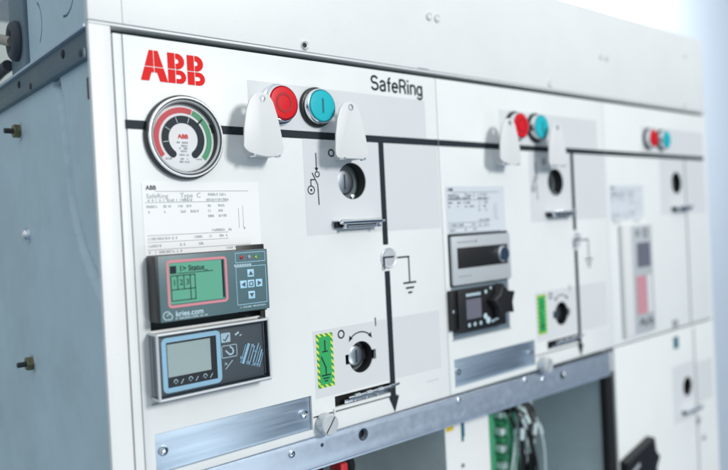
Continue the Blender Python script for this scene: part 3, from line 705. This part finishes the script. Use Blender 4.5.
for x, z, rot in ((.2820, -.0328, 0), (.2752, -.0410, 90), (.2820, -.0410, None), (.2892, -.0410, -90), (.2820, -.0497, 180)):
    k = MB().box(x-.0030, x+.0030, -.0172, -.0160, z-.0030, z+.0030, .0005).build('key', 'sky' , fp); q = MB()
    if rot is None: rrect(q, x-.0018, x+.0018, z-.0018, z+.0018, .0006, -.0174, .0007)
    else:
        c, s = math.cos(math.radians(rot)), math.sin(math.radians(rot))
        q.poly([(x+a*c-b_*s, z+a*s+b_*c) for a, b_ in ((-.0020, -.0014), (.0020, -.0014), (0, .0018))], -.0174)
    q.build('key_symbol', 'dark', k)

# lower unit under a clear cover
d2 = thing('fault_indicator', 'dark fault indicator with blue framed blank screen under a clear plastic cover', 'fault indicator', .25, 0, -.094)
MB().box(.2058, .3040, -.0006, .0030, -.1190, -.0690, .0004).build('mounting_plate', 'white', d2)
MB().box(.2985, .3030, -.0020, -.0006, -.1185, -.1080).box(.2985, .3030, -.0020, -.0006, -.0720, -.0650).build('clip', 'black', d2)
MB().box(.2062, .2955, -.0078, -.0008, -.1158, -.0722, .0008).build('housing', 'black', d2)
fp = MB().box(.2066, .2953, -.0086, -.0076, -.1154, -.0726, .0004).build('faceplate', 'dark', d2)
fr = rrect(MB(), .2098, .2572, -.1142, -.0742, .004, -.0089, .0036); fr.build('screen_frame', 'sky', fp)
MB().rect(.2134, .2536, -.1106, -.0778, -.00875).build('screen_recess', 'black', fp)
sc = MB().rect(.2140, .2485, -.1030, -.0792, -.0089).build('screen', 'lcd2', fp)
b = MB(); y = -.0090
for k in range(3):
    x = .2195+k*.0118; b.line((x-.0018, -.1068), (x, -.1084), .0006, y).line((x, -.1084), (x+.0018, -.1068), .0006, y); b.arc(x, -.1066, .0010, .0016, 0, 360, y, 14)
    b.line((x+.0040, -.1090), (x+.0062, -.1058), .0006, y)
b.build('screen_symbols', 'pale', fp)
b = MB(); rrect(b, .2578, .2658, -.0845, -.0772, .0009, y); b.build('logo_key', 'pale', fp)
MB().line((.2594, -.0820), (.2612, -.0832), .0007, y-.0003).line((.2612, -.0832), (.2642, -.0790), .0009, y-.0003).build('logo_mark', 'dark', fp)
b = MB(); rrect(b, .2576, .2712, -.0965, -.0868, .0012, y, .0006)
b.line((.2612, -.0908), (.2638, -.0935), .0013, y).arc(.2655, -.0920, .0016, .0030, -140, 40, y, 16).line((.2676, -.0902), (.2648, -.0880), .0013, y)
b.line((.2700, -.0800), (.2735, -.0782), .0016, y).line((.2740, -.0812), (.2758, -.0802), .0010, y).line((.2600, -.1000), (.2622, -.1016), .0008, y).line((.2604, -.1050), (.2668, -.0990), .0007, y).line((.2600, -.1018), (.2616, -.1002), .0007, y)
b.build('front_print', 'pale', fp)
b = MB()
for x, L, wd in ((.2735, .0135, .0006), (.2757, .0150, .0022), (.2790, .0120, .0006), (.2812, .0140, .0008), (.2838, .0170, .0010), (.2862, .0150, .0006), (.2884, .0125, .0012), (.2904, .0100, .0006)):
    z = -.0995-(x-.2735)*.35; b.line((x, z-.003), (x+L*.42, z+L*.80), wd, y)
for x, z in ((.2748, -.0985), (.2800, -.1030), (.2850, -.1048), (.2890, -.1060), (.2852, -.0905), (.2880, -.0958)): b.arc(x, z, .0006, .0013, 0, 360, y, 12)
b.build('diagonal_print', 'sky', fp)
# clear cover: thin open shell with rounded rim
cv = MB(); x0, x1, z0, z1 = .2042, .2972, -.1172, -.0706
for a in ((x0, x1, -.0150, -.0140, z0, z1), (x0, x0+.0010, -.0142, -.0010, z0, z1), (x1-.0010, x1, -.0142, -.0010, z0, z1), (x0, x1, -.0142, -.0010, z0, z0+.0010), (x0, x1, -.0142, -.0010, z1-.0010, z1)): cv.box(*a)
cvo = cv.build('clear_cover', 'clear', d2)
rim = MB(); yy = -.0146
loop = [(x0, yy, z0), (x1, yy, z0), (x1, yy, z1), (x0, yy, z1), (x0, yy, z0)]
for p, q in zip(loop, loop[1:]): rim.tube([p, q], .0011, 8)
for x, z in ((x0, z0), (x1, z0), (x1, z1), (x0, z1)): rim.tube([(x, yy, z), (x, -.001, z)], .0010, 8)
rim.build('cover_rim', 'silver', cvo)
for x in (.2180, .2480, .2700): MB().box(x, x+.0075, -.0120, -.0085, -.0720, -.0705).build('cover_clip', 'black', cvo)
# thin ledge under both units
MB().box(.2042, .3065, -.0010, .0001, -.1222, -.1214).build('panel_ledge', 'greyink', P1)

# ------------------------------------------------------------------ middle section units
d = thing('silver_display_unit', 'silver fronted unit with long black display and round chrome button', 'display unit', .578, 0, -.04)
MB().box(.5290, .6276, -.0012, .004, -.0684, -.0142, .0005).build('bezel', 'ink', d)
f = MB().box(.5304, .6266, -.0050, -.0010, -.0672, -.0166, .0008).build('faceplate', 'silver', d)
MB().box(.5372, .6206, -.0056, -.0048, -.0502, -.0286, .0002).build('display', 'black', f)
MB().lathe(.6105, -.0392, [(.0088, -.0055), (.0086, -.0085), (.0078, -.0095), (0, -.0098)], 32).build('round_button', 'chrome', f)
b = MB()
for k in range(11): b.rect(.5380+k*.0028, .5380+k*.0028+.0020, -.0236, -.0222, -.0053)
for k in range(7): b.rect(.5380+k*.0030, .5380+k*.0030+.0022, -.0590, -.0578, -.0053)
b.rect(.567, .5695, -.024, -.0215, -.0053); b.build('front_print', 'greyink', f)
d = thing('protection_relay', 'black protection relay with small screen and star shaped dial', 'relay', .575, 0, -.095)
MB().box(.5294, .6266, .0005, .0060, -.1236, -.0688, .0005).build('recess_plate', 'strap', d)
MB().prism([(.5290, -.1245), (.6276, -.1245), (.6276, -.1233), (.5290, -.1233)], -.0012, .003).build('lower_trim', 'silver', d)
f = MB().box(.5310, .6080, -.0095, .0000, -.1160, -.0720, .0012).build('housing', 'black', d)
MB().box(.5238, .5320, -.0060, -.0002, -.1130, -.0720, .001).build('hinge_block', 'black', d)
MB().rect(.5420, .5660, -.1032, -.0825, -.0098).build('screen', 'lcd3', f)
b = MB()
for k in range(7): b.rect(.5425+k*.0034, .5425+k*.0034+.0026, -.0795, -.0765, -.0098)
for x in (.5455, .5545, .5640): b.arc(x, -.1092, .0007, .0021, 0, 360, -.0098, 16)
b.disc(.5745, -.0772, .0020, -.0098).disc(.5830, -.0740, .0015, -.0098)
b.disc(.5722, -.1030, .0030, -.0098).disc(.5765, -.1078, .0036, -.0098).line((.582, -.1100), (.600, -.1060), .0022, -.0098)
b.build('front_print', 'pale', f)
MB().lathe(.5272, -.0935, [(.0024, -.0058), (.0020, -.0072), (0, -.0074)], 16).build('fixing_screw', 'chrome', f)
stp = []
for k in range(10):
    a = math.radians(100+36*k); r = .0195 if k % 2 == 0 else .0125; stp.append((.5945+r*math.cos(a), -.0890+r*math.sin(a)))
MB().prism(stp, -.0205, -.0095, .002, 3).build('star_dial', 'black', f)

# ------------------------------------------------------------------ far right section unit
d = thing('voltage_module', 'tall white module with dark violet window and red label on the far right section', 'voltage module', .915, 0, -.095)
hs = MB().box(.8720, .9560, -.0070, -.0002, -.1710, -.0180, .002).build('housing', 'guard', d)
MB().box(.8950, .9520, -.0076, -.0066, -.1690, -.0200, .0004).build('insert', 'silver', hs)
MB().rect(.9080, .9450, -.0780, -.0440, -.0080).build('window', 'lcd3', hs)
MB().rect(.9030, .9300, -.1430, -.0900, -.0080).build('red_label', 'pinkred', hs)
MB().rect(.9320, .9470, -.1430, -.0900, -.0080).build('grey_label', 'patch', hs)
b = MB(); b.arc(.9330, -.0305, .0045, .0062, 0, 360, -.0080, 20).arc(.9110, -.0300, .0030, .0046, 0, 360, -.0080, 16); b.build('upper_mark', 'ink', hs)
b = MB(); b.line((.908, -.158), (.916, -.150), .003, -.0080).line((.916, -.150), (.922, -.160), .003, -.0080).line((.926, -.160), (.934, -.150), .003, -.0080).arc(.942, -.156, .0025, .0045, 0, 360, -.0080, 16); b.build('lower_mark', 'ink', hs)
# black handle on the lower door
d = thing('door_handle_block', 'black angular handle block on the white lower door at the far right', 'handle', .88, 0, -.34)
MB().prism([(.849, -.42), (.926, -.42), (.930, -.360), (.940, -.348), (.930, -.338), (.926, -.318), (.849, -.334)], -.013, -.0008, .002).build('body', 'black', d)
MB().line((.858, -.350), (.880, -.343), .006, -.0133).build('worn_mark', 'greyink', d)

# ------------------------------------------------------------------ things inside the cable compartment
bx = thing('terminal_box', 'white terminal box with yellow tag behind the lower rail', 'terminal box', .575, .03, -.30)
o = MB().box(.5320, .6180, .030, .075, -.60, -.2075, .002).build('body', 'post', bx)
MB().rect(.5400, .5570, -.2290, -.2130, .0297).build('tag', 'yellow', bx)
MB().rect(.5690, .5730, -.2450, -.2230, .0297).rect(.5715, .5745, -.2400, -.2180, .0295).build('print', 'dcyan', bx)
MB().lathe(.5690, -.2710, [(.0022, .0300), (.0022, .0285), (0, .0285)], 12).build('screw', 'strap', bx)
pc = thing('terminal_strip', 'upright green terminal strip behind the bundle of black wires', 'terminal strip', .66, .05, -.30)
MB().box(.6300, .7100, .056, .060, -.60, -.2080).build('board', 'pcb', pc)
for k in range(22): MB().box(.6580+.003*(k % 2), .6680+.003*(k % 2), .045, .056, -.221-.0105*k, -.2135-.0105*k, .0008).build('terminal', 'pcb' if k % 2 else 'ferrule', pc)
MB().box(.7105, .7300, .050, .060, -.60, -.2080, .001).build('end_cover', 'ferrule', pc)
for i_ in range(16):
    xa = random.uniform(.662, .716); xb = xa+random.uniform(-.012, .030); ya = random.uniform(.022, .040)
    pts = spline([(xa, .050, -.216-random.uniform(0, .02)), (xa+random.uniform(-.004, .008), ya, -.238), ((xa+xb)/2, ya-.004, -.275), (xb, ya, -.32), (xb+.004, ya+.01, -.42)])
    lb = 'black wire in the bundle beside the green terminal strip'
    tint = i_ % 3 == 2; lb = 'pale thin wire in the bundle beside the green terminal strip' if tint else lb
    wr = thing('wire', lb, 'wire', xa, .04, -.25, 'pale wires in the compartment' if tint else 'black wires in the compartment'); MB().tube(pts, random.choice((.0013, .0018, .0024)), 8).build('insulation', 'ferrule' if tint else 'wire', wr)
    i0 = random.randint(6, 26); MB().tube(pts[i0:i0+5], .0028, 8).build('marker_sleeve', 'ferrule', wr)
rp = thing('red_plug', 'small red plug among dark cables under the left end of the rail', 'plug', .39, .03, -.235)
MB().box(.3840, .3925, .012, .030, -.240, -.2165, .002).build('body', 'redplug', rp)
mesh_tag(MB().tube(spline([(.34, .03, -.222), (.364, .03, -.2185), (.374, .03, -.2350), (.38, .04, -.27), (.38, .04, -.33)]), .006).build('thick_cable', 'wire'), 'thick black cable beside the small red plug under the rail', 'cable')
mesh_tag(MB().tube(spline([(.400, .03, -.205), (.408, .034, -.2180), (.414, .036, -.2300), (.416, .04, -.25), (.416, .04, -.33)]), .005).build('black_cable', 'wire'), 'black cable right of the small red plug under the rail', 'cable')
